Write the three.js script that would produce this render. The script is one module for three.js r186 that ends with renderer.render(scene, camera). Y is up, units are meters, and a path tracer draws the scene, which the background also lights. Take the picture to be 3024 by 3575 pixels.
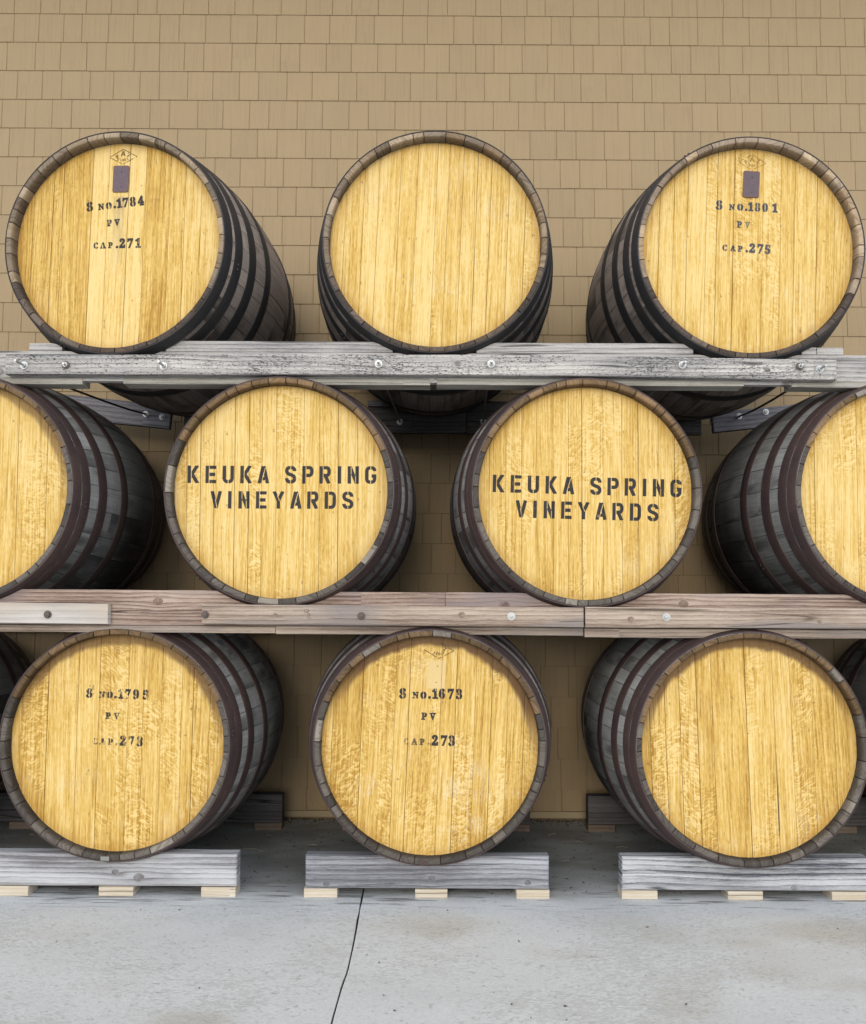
import * as THREE from 'three';
import { mergeGeometries, toCreasedNormals } from 'three/addons/utils/BufferGeometryUtils.js';

// ------------------------------------------------------------------ camera, sky, sun, exposure
const scene = new THREE.Scene();
const camera = new THREE.PerspectiveCamera(2 * Math.atan(1940 / 3030) * 180 / Math.PI, 3024 / 3880, 0.05, 400);
camera.setViewOffset(3024, 3880, 0, 0, 3024, 3575);
camera.position.set(0, 1.235, 5);
camera.rotation.order = 'YXZ';
camera.rotation.set(Math.atan(0.053), 0, 0.0055);
scene.add(camera);

const SW = 64, SH = 32, skyData = new Float32Array(SW * SH * 4);
for (let r = 0; r < SH; r++) for (let c = 0; c < SW; c++) {
  const up = ((r + 0.5) / SH - 0.5) * Math.PI, i = (r * SW + c) * 4, h = Math.max(0, Math.sin(up));
  const k = up < 0 ? 0.5 : 1.95 - 1.25 * h;
  skyData[i] = k * (0.975 - 0.04 * h); skyData[i + 1] = k; skyData[i + 2] = k * (1.05 + 0.06 * h); skyData[i + 3] = 1;
}
const sky = new THREE.DataTexture(skyData, SW, SH, THREE.RGBAFormat, THREE.FloatType);
sky.mapping = THREE.EquirectangularReflectionMapping; sky.magFilter = THREE.LinearFilter; sky.minFilter = THREE.LinearFilter; sky.needsUpdate = true;
scene.background = sky; scene.environment = sky;

const sun = new THREE.DirectionalLight(0xfff1dc, 0.95);
sun.position.set(-1.6, 3.6, 11); sun.target.position.set(0, 1, 0); sun.castShadow = true; sun.shadow.radius = 45;
sun.shadow.mapSize.set(2048, 2048);
Object.assign(sun.shadow.camera, { left: -6, right: 6, top: 6, bottom: -6, near: 0.5, far: 40 });
scene.add(sun, sun.target);

const renderer = new THREE.WebGLRenderer({ antialias: true });
renderer.toneMapping = THREE.LinearToneMapping;
renderer.toneMappingExposure = 1.22;
renderer.shadowMap.enabled = true;

// ------------------------------------------------------------------ helpers
function rng(seed) { let s = seed >>> 0; return () => { s = (s + 0x6d2b79f5) | 0; let t = Math.imul(s ^ (s >>> 15), 1 | s); t = (t + Math.imul(t ^ (t >>> 7), 61 | t)) ^ t; return ((t ^ (t >>> 14)) >>> 0) / 4294967296; }; }
const TAB = new Float32Array(65536); { const r = rng(77); for (let i = 0; i < 65536; i++) TAB[i] = r(); }
function n2(x, y) {            // value noise 0..1
  const ix = Math.floor(x), iy = Math.floor(y); let fx = x - ix, fy = y - iy;
  fx = fx * fx * (3 - 2 * fx); fy = fy * fy * (3 - 2 * fy);
  const h = (a, b) => TAB[(Math.imul(a, 73856093) ^ Math.imul(b, 19349663)) & 65535];
  const a = h(ix, iy), b = h(ix + 1, iy), c = h(ix, iy + 1), d = h(ix + 1, iy + 1);
  return a + (b - a) * fx + (c - a) * fy + (a - b - c + d) * fx * fy;
}
const fbm = (x, y, o = 3) => { let s = 0, a = 0.5, t = 0; for (let i = 0; i < o; i++) { s += a * n2(x, y); t += a; x = x * 2.03 + 17.3; y = y * 2.03 + 5.1; a *= 0.5; } return s / t; };
const sst = (a, b, x) => { x = Math.min(1, Math.max(0, (x - a) / (b - a))); return x * x * (3 - 2 * x); };
const clamp = (x, a = 0, b = 1) => Math.min(b, Math.max(a, x));
const lerp3 = (A, B, t) => [A[0] + (B[0] - A[0]) * t, A[1] + (B[1] - A[1]) * t, A[2] + (B[2] - A[2]) * t];
const toS = (l) => { l = clamp(l); return 255 * (l <= 0.0031308 ? 12.92 * l : 1.055 * Math.pow(l, 1 / 2.4) - 0.055); };
// a colour texture (linear values in) and, if asked, a bump texture from the same function: f(u, v) -> [r, g, b, height]
function makeTex(w, h, f, bump = false) {
  const d = new Uint8Array(w * h * 4), b = bump ? new Uint8Array(w * h * 4) : null;
  for (let y = 0; y < h; y++) for (let x = 0; x < w; x++) {
    const c = f((x + 0.5) / w, (y + 0.5) / h), i = (y * w + x) * 4;
    d[i] = toS(c[0]); d[i + 1] = toS(c[1]); d[i + 2] = toS(c[2]); d[i + 3] = 255;
    if (b) { b[i] = b[i + 1] = b[i + 2] = 255 * clamp(c[3] ?? 0.5); b[i + 3] = 255; }
  }
  const wrap = (data, cs) => { const t = new THREE.DataTexture(data, w, h, THREE.RGBAFormat); t.colorSpace = cs; t.magFilter = THREE.LinearFilter; t.minFilter = THREE.LinearMipmapLinearFilter; t.generateMipmaps = true; t.wrapS = t.wrapT = THREE.RepeatWrapping; t.needsUpdate = true; return t; };
  const out = { map: wrap(d, THREE.SRGBColorSpace) };
  if (b) out.bumpMap = wrap(b, THREE.NoColorSpace);
  return out;
}
const std = (o) => new THREE.MeshPhysicalMaterial({ roughness: 0.85, metalness: 0, specularIntensity: o.metalness ? 1 : 0.45, ...o });
const taken = {};
function numbered(n) { const k = taken[n] = (taken[n] ?? -1) + 1; return k ? n + '_' + String(k).padStart(3, '0') : n; }
function thing(name, label, category, group, pos = [0, 0, 0], kind) {
  const o = new THREE.Group(); o.name = numbered(name); o.position.set(...pos);
  if (label) o.userData.label = label; if (category) o.userData.category = category; if (group) o.userData.group = group; if (kind) o.userData.kind = kind;
  scene.add(o); return o;
}
function part(name, geo, mat, parent, label) {
  const m = new THREE.Mesh(geo, mat); m.castShadow = m.receiveShadow = true;
  const c = parent.userData.names ??= {}; const k = c[name] = (c[name] ?? -1) + 1;
  m.name = k ? name + '_' + String(k).padStart(3, '0') : name;
  if (label) m.userData.label = label; parent.add(m); return m;
}
// planar uv in metres by the dominant normal: long boards run along x
function planarUV(g, du = 0, dv = 0) {
  g = g.index ? g.toNonIndexed() : g; g.computeVertexNormals(); g.clearGroups();
  const p = g.attributes.position, n = g.attributes.normal, uv = new Float32Array(p.count * 2);
  for (let i = 0; i < p.count; i += 3) {
    const ax = Math.abs(n.getX(i)), ay = Math.abs(n.getY(i)), az = Math.abs(n.getZ(i));
    for (let k = i; k < i + 3; k++) {
      const x = p.getX(k), y = p.getY(k), z = p.getZ(k);
      const [u, v] = ax > ay && ax > az ? [z + du, y + dv] : ay > az ? [x + du, z + dv + 0.03] : [x + du, y + dv];
      uv[k * 2] = u; uv[k * 2 + 1] = v;
    }
  }
  g.setAttribute('uv', new THREE.BufferAttribute(uv, 2)); return g;
}
// a board: front outline between yb(x) and yt(x), x0..x1, from zb to zf, chamfered edges, a little unevenness
function board(x0, x1, yb, yt, zb, zf, o = {}) {
  const bev = o.bevel ?? 0.003, r = rng((o.seed ?? 1) * 7919), wob = o.wobble ?? 0.0012, ph = r() * 50, n = Math.max(2, Math.ceil((x1 - x0) / 0.02)), B = typeof yb === 'function' ? yb : () => yb, T = typeof yt === 'function' ? yt : () => yt;
  const pieces = []; let cur = null;
  for (let i = 0; i <= n; i++) {
    const x = x0 + (x1 - x0) * i / n, b = B(x) + bev + wob * (n2(x * 6 + ph, 3.3) - 0.5) * 2, t = T(x) - bev + wob * (n2(x * 6 + ph, 9.7) - 0.5) * 2;
    if (t - b > 0.004) { (cur ??= (pieces.push([]), pieces[pieces.length - 1])).push([x, b, t]); } else cur = null;
  }
  const geos = [];
  for (const q of pieces) {
    if (q.length < 2) continue;
    if (q[0][0] === x0) q[0][0] += bev; if (q[q.length - 1][0] === x1) q[q.length - 1][0] -= bev;
    const s = new THREE.Shape(); s.moveTo(q[0][0], q[0][1]);
    for (let i = 1; i < q.length; i++) s.lineTo(q[i][0], q[i][1]);
    for (let i = q.length - 1; i >= 0; i--) s.lineTo(q[i][0], q[i][2]);
    const g = new THREE.ExtrudeGeometry(s, { depth: zf - zb - 2 * bev, bevelEnabled: true, bevelSize: bev, bevelThickness: bev, bevelSegments: 2, curveSegments: 1 });
    g.translate(0, 0, zb + bev); geos.push(g);
  }
  return planarUV(geos.length > 1 ? mergeGeometries(geos) : geos[0], o.du ?? 0, o.dv ?? 0);
}

// ------------------------------------------------------------------ wood textures
// softwood seen on its face, u along the grain in metres, v across in metres
function softwood(o) {
  const { len, high, w, h, light, dark, freq = 60, warp = 0.01, knots = [], specks = 0, blotch = 0.5, tint = null, seed = 0, contrast = 1, stain = null, lowtint = null } = o;
  return makeTex(w, h, (u, v) => {
    const x = u * len, y = v * high; let yy = y + warp * (fbm(x * 1.6 + seed, y * 4 + seed, 2) - 0.5) * 2 + 0.002 * n2(x * 14, seed), k = 0, core = 0;
    for (const [kx, ky, kr] of knots) {
      const dx = (x - kx) * 0.5, dy = y - ky, d = Math.hypot(dx, dy), e = Math.exp(-d * d / (kr * kr * 4));
      yy += (dy > 0 ? -1 : 1) * kr * 0.9 * e * (1 - Math.exp(-Math.abs(dy) / kr));
      const d2 = Math.hypot((x - kx) * 0.8, dy); const inn = sst(kr * 1.05, kr * 0.75, d2); if (inn > core) { core = inn; k = d2; }
    }
    let ring = fbm(yy * freq + seed * 3, x * 0.35 + seed, 3); const saw = (yy * freq * 0.9 + 1.5 * fbm(yy * freq * 0.2, seed, 2)) % 1; ring = 0.55 * ring + 0.45 * Math.pow(Math.abs(saw), 2.2);
    if (core > 0) ring = ring * (1 - core) + core * (0.5 + 0.5 * Math.sin(k * 1300 + 2.5 * n2(x * 80, y * 80)));
    const fib = n2(x * 25 + seed, y * 900), fine = n2(x * 110, y * 1600 + seed);
    let t = clamp(0.5 + contrast * ((ring - 0.45) * 1.35 + (fib - 0.5) * 0.5 + (fine - 0.5) * 0.3) + blotch * (fbm(x * 2.4 + seed * 2, y * 14, 3) - 0.5) * 1.4);
    let c = lerp3(light, dark, t);
    if (tint) c = lerp3(c, tint, sst(0.48, 0.75, fbm(x * 1.9 + 40 + seed, y * 9 + 3, 3)) * 0.7);
    if (lowtint) c = lerp3(c, lowtint, sst(0.45, 0.0, v + 0.3 * (fbm(x * 5 + seed, 4.4, 2) - 0.5)) * 0.6);
    if (core) c = lerp3(c, [dark[0] * 0.75, dark[1] * 0.62, dark[2] * 0.55], core * (0.1 + 0.6 * n2(x * 90 + seed, y * 90)));
    if (specks) { const s = n2(x * 130 + seed, y * 420) * 0.5 + n2(x * 300, y * 800 + seed) * 0.35 + fbm(x * 5, y * 20 + seed, 2) * 0.35, m = sst(0.72, 0.82, s) * specks; c = lerp3(c, [0.028, 0.029, 0.032], m); }
    const crack = sst(0.035, 0.0, Math.abs(fbm(yy * 26 + seed * 5, x * 0.8 + seed, 2) - 0.5)) * sst(0.55, 0.7, n2(x * 3.1 + seed, yy * 40)); c = lerp3(c, [dark[0] * 0.28, dark[1] * 0.26, dark[2] * 0.26], crack * 0.85);
    if (stain) { const m = stain(x, y); c = lerp3(c, m, m[3]); }
    return [c[0], c[1], c[2], clamp(0.75 - 0.4 * t - 0.5 * crack - 0.2 * core)];
  }, true);
}
function woodMat(o, extra = {}) { const t = softwood(o); for (const m of Object.values(t)) m.repeat.set(1 / o.len, 1 / o.high); return std({ ...t, bumpScale: 0.0035, roughness: 0.9, ...extra }); }
const GREY_L = [0.58, 0.555, 0.515], GREY_D = [0.17, 0.17, 0.175];
const topBolts = [-1.751, -1.572, -1.155, -0.237, 0.244, 1.061, 1.562, 1.647].map((x) => x * 0.9837 + 1.9);
const mTop = woodMat({ stain: (x, y) => { let m = 0; for (const b of topBolts) { const d = Math.hypot((x - b) * 0.8, (y - 0.058)); m = Math.max(m, sst(0.034, 0.012, d + 0.01 * n2(x * 90, y * 90)), sst(0.010, 0.002, Math.abs(x - b) + 0.004 * n2(y * 90, b)) * sst(0.06, 0.04, y) * 0.8); } return [0.16, 0.145, 0.135, m * 0.55]; },  len: 3.8, high: 0.14, w: 2048, h: 128, light: GREY_L, dark: [0.15, 0.15, 0.155], freq: 55, specks: 0.85, blotch: 0.75, contrast: 0.8, seed: 3.1, knots: [[1.02, 0.1, 0.012], [2.0, 0.07, 0.012], [2.75, 0.09, 0.014], [3.3, 0.05, 0.012]] });
const mTopBack = woodMat({ len: 2.6, high: 0.2, w: 1536, h: 128, light: [0.47, 0.45, 0.425], dark: [0.17, 0.165, 0.17], freq: 55, specks: 0.2, blotch: 0.8, seed: 11.7, knots: [[0.75, 0.1, 0.02], [1.9, 0.07, 0.02]] });
const mTopLow = woodMat({ len: 2.6, high: 0.12, w: 1536, h: 96, light: [0.46, 0.44, 0.39], dark: [0.16, 0.145, 0.12], freq: 60, specks: 0.1, blotch: 0.9, contrast: 0.9, seed: 21.3 });
const mMid = woodMat({ len: 2.4, high: 0.14, w: 1536, h: 128, light: [0.50, 0.412, 0.332], dark: [0.165, 0.118, 0.09], freq: 62, specks: 0.08, blotch: 0.7, contrast: 0.85, seed: 31.9, tint: [0.22, 0.2, 0.195], knots: [[0.35, 0.05, 0.009], [1.12, 0.055, 0.014], [1.9, 0.05, 0.009]] });
const mMidPale = woodMat({ len: 1.6, high: 0.14, w: 1024, h: 128, light: [0.58, 0.56, 0.52], dark: [0.33, 0.30, 0.27], freq: 40, blotch: 0.6, contrast: 0.6, seed: 35.2, tint: [0.5, 0.42, 0.34] });
const mMidBack = woodMat({ len: 2.4, high: 0.2, w: 1536, h: 160, light: [0.46, 0.36, 0.293], dark: [0.15, 0.095, 0.075], freq: 70, blotch: 0.7, contrast: 1.05, seed: 41.5, tint: [0.24, 0.20, 0.20], knots: [[0.8, 0.12, 0.02], [1.55, 0.13, 0.018]] });
const mMidLow = woodMat({ len: 2.4, high: 0.1, w: 1536, h: 96, light: [0.41, 0.335, 0.27], dark: [0.14, 0.105, 0.085], freq: 60, blotch: 0.8, contrast: 0.9, seed: 51.2, tint: [0.17, 0.16, 0.16] });
const SL = { len: 1.35, high: 0.2, w: 1280, h: 192, light: [0.50, 0.51, 0.53], dark: [0.13, 0.13, 0.145], freq: 52 };
const mSleep = [
  woodMat({ ...SL, dark: [0.15, 0.145, 0.15], blotch: 0.9, contrast: 0.85, seed: 61, warp: 0.016, knots: [[0.80, 0.078, 0.02], [0.70, 0.10, 0.014]], lowtint: [0.54, 0.53, 0.52] }),
  woodMat({ ...SL, light: [0.41, 0.425, 0.455], blotch: 0.7, contrast: 1.0, seed: 67, knots: [[0.09, 0.055, 0.012], [0.53, 0.08, 0.014], [0.93, 0.065, 0.012]] }),
  woodMat({ ...SL, dark: [0.075, 0.08, 0.095], blotch: 1.1, contrast: 1.15, seed: 73, freq: 46, warp: 0.02, knots: [[0.72, 0.05, 0.013]], lowtint: [0.51, 0.52, 0.55] })];
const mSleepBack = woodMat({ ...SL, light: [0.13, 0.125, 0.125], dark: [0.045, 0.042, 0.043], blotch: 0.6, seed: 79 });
const mPine = woodMat({ len: 0.5, high: 0.12, w: 512, h: 128, light: [0.68, 0.64, 0.55], dark: [0.48, 0.40, 0.29], freq: 45, blotch: 0.8, contrast: 0.7, seed: 83 });
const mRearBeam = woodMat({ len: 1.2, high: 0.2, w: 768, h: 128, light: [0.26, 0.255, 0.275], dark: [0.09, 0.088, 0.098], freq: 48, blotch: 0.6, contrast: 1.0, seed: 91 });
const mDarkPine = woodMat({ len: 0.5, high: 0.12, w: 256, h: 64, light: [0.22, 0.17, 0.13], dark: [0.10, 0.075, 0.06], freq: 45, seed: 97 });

const mZinc = std({ color: new THREE.Color(0.46, 0.47, 0.47), metalness: 0.7, roughness: 0.5 });
const mOldBolt = std({ color: new THREE.Color(0.12, 0.095, 0.085), metalness: 0.4, roughness: 0.65 });
const mRod = std({ color: new THREE.Color(0.07, 0.065, 0.06), metalness: 0.5, roughness: 0.6 });
const mRodGrey = std({ color: new THREE.Color(0.22, 0.22, 0.21), metalness: 0.4, roughness: 0.6 });

// ------------------------------------------------------------------ setting: concrete floor
const crackPts = [[-0.29, -0.05], [-0.29, 1.228], [-0.287, 1.435], [-0.285, 1.544], [-0.281, 1.742], [-0.279, 1.876], [-0.279, 2.019], [-0.285, 2.131], [-0.287, 2.218], [-0.289, 2.284], [-0.29, 2.392], [-0.30, 3.5], [-0.29, 40]];
const crackX = (z) => { for (let i = 1; i < crackPts.length; i++) if (z <= crackPts[i][1]) { const [a, b] = [crackPts[i - 1], crackPts[i]], t = (z - a[1]) / (b[1] - a[1]); return a[0] + (b[0] - a[0]) * t; } return -0.29; };
{
  const FW = 5.6, conc = makeTex(2048, 1280, (u, v) => {
    const x = (u - 0.5) * FW, z = v * 3.5;                 // v: 0 at the wall .. 3.5 m out
    let base = 0.535 + 0.10 * (fbm(x * 1.1 + 3, z * 1.4, 4) - 0.5) + 0.05 * (fbm(x * 7, z * 9, 3) - 0.5);
    let c = [base * 1.035, base * 1.07, base * 1.085];
    const warm = sst(0.5, 0.72, fbm(x * 1.3 + 20, z * 2 + 8, 4)) * sst(1.3, 1.7, z); c = lerp3(c, [0.40, 0.375, 0.32], warm * 0.55);
    const pits = sst(0.58, 0.85, n2(x * 120, z * 170) * 0.4 + n2(x * 55, z * 70 + 9) * 0.3 + fbm(x * 3 + 9, z * 3.5, 4) * 0.5); c = lerp3(c, [0.33, 0.32, 0.29], pits * 0.32 * sst(1.25, 1.6, z));
    const grit = n2(x * 190, z * 190); c = c.map((q) => q * (0.93 + 0.14 * grit));
    // dark weathered, dusty strip that never gets rained on, with scuffs at its edge
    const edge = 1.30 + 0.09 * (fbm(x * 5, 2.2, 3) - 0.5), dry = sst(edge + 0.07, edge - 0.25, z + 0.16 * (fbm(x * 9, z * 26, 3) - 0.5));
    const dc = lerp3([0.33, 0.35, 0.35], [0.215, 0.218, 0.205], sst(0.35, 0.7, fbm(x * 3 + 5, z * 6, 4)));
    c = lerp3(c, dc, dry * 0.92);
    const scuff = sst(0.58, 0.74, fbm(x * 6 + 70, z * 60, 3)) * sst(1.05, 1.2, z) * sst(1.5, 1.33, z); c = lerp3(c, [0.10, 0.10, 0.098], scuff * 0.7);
    const pale = sst(0.62, 0.75, fbm(x * 2.2 + 7, z * 2.6 + 31, 3)) * sst(1.5, 1.8, z); c = lerp3(c, [0.52, 0.525, 0.53], pale * 0.5);
    const fl = sst(0.80, 0.86, n2(x * 46 + 11, z * 46) * 0.7 + n2(x * 130, z * 130) * 0.3); c = lerp3(c, [0.085, 0.07, 0.05], fl * (z < 1.25 ? 0.75 : 0.25));
    return [c[0], c[1], c[2], 0.5 + 0.3 * (grit - 0.5) - 0.35 * pits];
  }, true);
  for (const t of Object.values(conc)) { t.wrapS = t.wrapT = THREE.MirroredRepeatWrapping; t.repeat.set(1 / FW, 1 / 3.5); t.offset.set(0.5, 0); }
  const mC = std({ ...conc, bumpScale: 0.002, roughness: 0.92 });
  const floor = thing('concrete_floor', null, null, null, [0, 0, 0], 'structure');
  const zs = []; for (let z = -0.3; z < 3.5; z += 0.05) zs.push(z); zs.push(5, 8, 14, 24, 40);
  for (const side of [-1, 1]) {
    const pos = [], uv = [], idx = [], gap = 0.0030;
    zs.forEach((z, i) => {
      const w = gap * (0.7 + 0.8 * n2(z * 9, 5)), xc = crackX(z) + side * w + 0.002 * (n2(z * 25, 1.5) - 0.5);
      const row = [[xc - side * 0.0, -0.02], [xc, -0.0015], [xc + side * 0.003, 0], [side * 40, 0]];
      for (const [x, y] of row) { pos.push(x, y, z); uv.push(x, z); }
      if (i) for (let k = 0; k < 3; k++) { const a = (i - 1) * 4 + k, b = a + 1, c = i * 4 + k, d = c + 1; side > 0 ? idx.push(a, c, b, b, c, d) : idx.push(a, b, c, b, d, c); }
    });
    const g = new THREE.BufferGeometry(); g.setAttribute('position', new THREE.Float32BufferAttribute(pos, 3)); g.setAttribute('uv', new THREE.Float32BufferAttribute(uv, 2)); g.setIndex(idx);
    part('slab', toCreasedNormals(g, 0.5), mC, floor);
  }
  const jp = [], ji = []; zs.forEach((z, i) => { const x = crackX(z); jp.push(x - 0.02, -0.009, z, x + 0.02, -0.009, z); if (i) { const a = i * 2 - 2; ji.push(a, a + 2, a + 1, a + 1, a + 2, a + 3); } });
  const jg = new THREE.BufferGeometry(); jg.setAttribute('position', new THREE.Float32BufferAttribute(jp, 3)); jg.setIndex(ji); jg.computeVertexNormals();
  part('joint_filler', jg, std({ color: new THREE.Color(0.03, 0.03, 0.03) }), floor);
  const gg = new THREE.PlaneGeometry(300, 300).rotateX(-Math.PI / 2); const gm = new THREE.Mesh(gg, std({ color: new THREE.Color(0.16, 0.17, 0.11), roughness: 1 })); gm.position.y = -0.06; gm.name = 'ground'; gm.userData.kind = 'structure'; gm.receiveShadow = true; scene.add(gm);
}

// ------------------------------------------------------------------ barrels: where they lie (x, y of the axis, z of the front)
const L = 1.26, RC = 0.478, RB = 0.560, RI = 0.4555, RH = 0.451, REC = 0.05;
const prof = (s) => RC + (RB - RC) * (1 - (2 * s / L - 1) ** 2);
const BAR = {
  T1: { x: -1.358, y: 2.748, z: 1.405, yaw: -0.078 }, T2: { x: 0.002, y: 2.762, z: 1.4, yaw: 0 }, T3: { x: 1.341, y: 2.743, z: 1.4, yaw: -0.01 },
  M0: { x: -1.983, y: 1.699, z: 1.4, yaw: 0 }, M1: { x: -0.644, y: 1.696, z: 1.4, yaw: 0 }, M2: { x: 0.641, y: 1.697, z: 1.4, yaw: 0 }, M3: { x: 1.990, y: 1.697, z: 1.4, yaw: 0 },
  B1: { x: -1.320, y: 0.637, z: 1.36, yaw: 0 }, B2: { x: -0.009, y: 0.639, z: 1.4, yaw: 0 }, B3: { x: 1.317, y: 0.637, z: 1.4, yaw: 0 }, B0: { x: -2.66, y: 0.637, z: 1.38, yaw: 0 }, B4: { x: 2.65, y: 0.637, z: 1.39, yaw: 0 },
};

// ------------------------------------------------------------------ setting: the shingled wall
{
  const E = 0.175, Y0 = 4.719, wall = thing('shingle_wall', 'tan painted shingle wall of straight rows behind the stacked barrels', 'wall');
  const tex = makeTex(512, 512, (u, v) => {
    const x = u * 1.2, y = v * 1.2, g = n2(x * 260, y * 3) * 0.5 + n2(x * 520, y * 7 + 3) * 0.3 + n2(x * 90, y * 2) * 0.2, s = n2(x * 420, y * 420), dirt = fbm(x * 5, y * 5, 3);
    const lines = sst(0.66, 0.8, n2(x * 200 + 9, y * 5));
    const k = 0.97 + 0.05 * (g - 0.5) + 0.05 * (s - 0.5) + 0.07 * (dirt - 0.5) - 0.05 * lines;
    return [k, k * (1 + 0.01 * (dirt - 0.5)), k * (1 - 0.04 * (dirt - 0.5)), 0.6 + 0.3 * (g - 0.5) - 0.4 * lines];
  }, true);
  for (const t of Object.values(tex)) t.repeat.set(1 / 1.2, 1 / 1.2);
  const base = [0.345, 0.259, 0.152], mats = [1, 0.975, 1.02, 0.99, 1.01].map((k, i) => std({ ...tex, bumpScale: 0.0012, roughness: 0.72, color: new THREE.Color(base[0] * k * (1 + 0.003 * (i - 2)), base[1] * k, base[2] * k) }));
  const r = rng(5), W = [0.115, 0.168, 0.149, 0.157];
  const shingle = (x0, x1, yb, seed) => {                      // tapered slab: thick butt below, its head tucked under the course above
    const h = E + 0.03, q = rng(seed), zb = 0.0085 + 0.0012 * q(), zt = 0.0035, gp = 0.0013, d = (q() - 0.5) * 0.0012, c = 0.0018;
    const X0 = x0 + gp, X1 = x1 - gp, yb0 = yb + d, yb1 = yb + d + (q() - 0.5) * 0.001, ou = q() * 3, ov = q() * 3;
    const P = [[X0 + c, yb0 + c, zb], [X1 - c, yb1 + c, zb], [X1 - c, yb + h, zt], [X0 + c, yb + h, zt],      // front
      [x0, yb0, zb - 0.0045], [x1, yb1, zb - 0.0045], [x1, yb + h, zt - 0.003], [x0, yb + h, zt - 0.003],      // groove
      [x0, yb0, 0.0], [x1, yb1, 0.0], [X1, yb + h, 0], [X0, yb + h, 0]];
    const F = [[0, 1, 2, 3], [4, 5, 1, 0], [5, 6, 2, 1], [7, 4, 0, 3], [8, 9, 5, 4], [9, 10, 6, 5], [11, 8, 4, 7]], pos = [], uv = [];
    for (const f of F) for (const k of [f[0], f[1], f[2], f[0], f[2], f[3]]) { pos.push(...P[k]); uv.push(P[k][0] + ou, P[k][1] + ov - P[k][2] * 0.5); }
    const g = new THREE.BufferGeometry(); g.setAttribute('position', new THREE.Float32BufferAttribute(pos, 3)); g.setAttribute('uv', new THREE.Float32BufferAttribute(uv, 2)); g.computeVertexNormals(); return g;
  };
  const all = [];
  for (let k = -2; k <= 27; k++) {
    const yb = k === 27 ? 0.05 : Y0 - E * k; let x = -3.0 - r() * 0.3, j = Math.floor(r() * 4);
    while (x < 2.95) { const w = W[j++ % 4] * (r() < 0.2 ? 0.94 : 1); all.push({ x0: x, x1: x + w, yb, k }); x += w; }
  }
  const eye = [0, 1.235, 5];
  all.forEach((s, i) => {                                       // which shingles the eye sees past the barrels, the largest 300 of them as single pieces
    s.i = i; const cx = (s.x0 + s.x1) / 2, cy = s.yb + E / 2; let hid = cy > 4.9 || Math.abs(cx) > 2.62 || s.k < -1;
    for (const b of Object.values(BAR)) for (let z = 0.2; z < 1.4 && !hid; z += 0.12) { const t = z / 5, x = cx + (eye[0] - cx) * t, y = cy + (eye[1] - cy) * t; if (Math.hypot(x - b.x, y - b.y) < prof(b.z - z) - 0.02) hid = true; }
    s.hid = hid; s.d = Math.hypot(cx, cy - 1.235);
  });
  const seen = all.filter((s) => !s.hid).sort((a, b) => a.d - b.d).slice(0, 300), single = new Set(seen.map((s) => s.i)), rest = [];
  for (const s of all) {
    const g = shingle(s.x0, s.x1, s.yb, s.i + 100), m = mats[Math.floor(TAB[s.i * 31 & 65535] * 5)];
    if (single.has(s.i)) part('shingle', g, m, wall); else rest.push(g);
  }
  const mm = part('shingle_field', mergeGeometries(rest), mats[0], wall); mm.userData.kind = 'stuff';
  part('backing', planarUV(new THREE.BoxGeometry(30, 5.72, 0.2).translate(0, 2.8, -0.102)), std({ color: new THREE.Color(0.19, 0.14, 0.08) }), wall);
  part('base_trim', new THREE.BoxGeometry(6.2, 0.034, 0.009).translate(0, 0.031, 0.005), std({ color: new THREE.Color(0.38, 0.31, 0.2) }), wall);
  for (const s of [-1, 1]) part('plain_siding', planarUV(new THREE.BoxGeometry(12, 5.6, 0.016).translate(s * 9.0, 2.8, 0.004)), mats[0], wall);
  const eave = thing('roof_eave', 'overhanging roof eave along the top of the shingle wall', 'roof');
  part('soffit', new THREE.BoxGeometry(30, 0.04, 1.0).translate(0, 5.62, 0.5), std({ color: new THREE.Color(0.6, 0.55, 0.45) }), eave);
  part('fascia', new THREE.BoxGeometry(30, 0.24, 0.03).translate(0, 5.7, 1.015), std({ color: new THREE.Color(0.5, 0.42, 0.3) }), eave);
}

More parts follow.
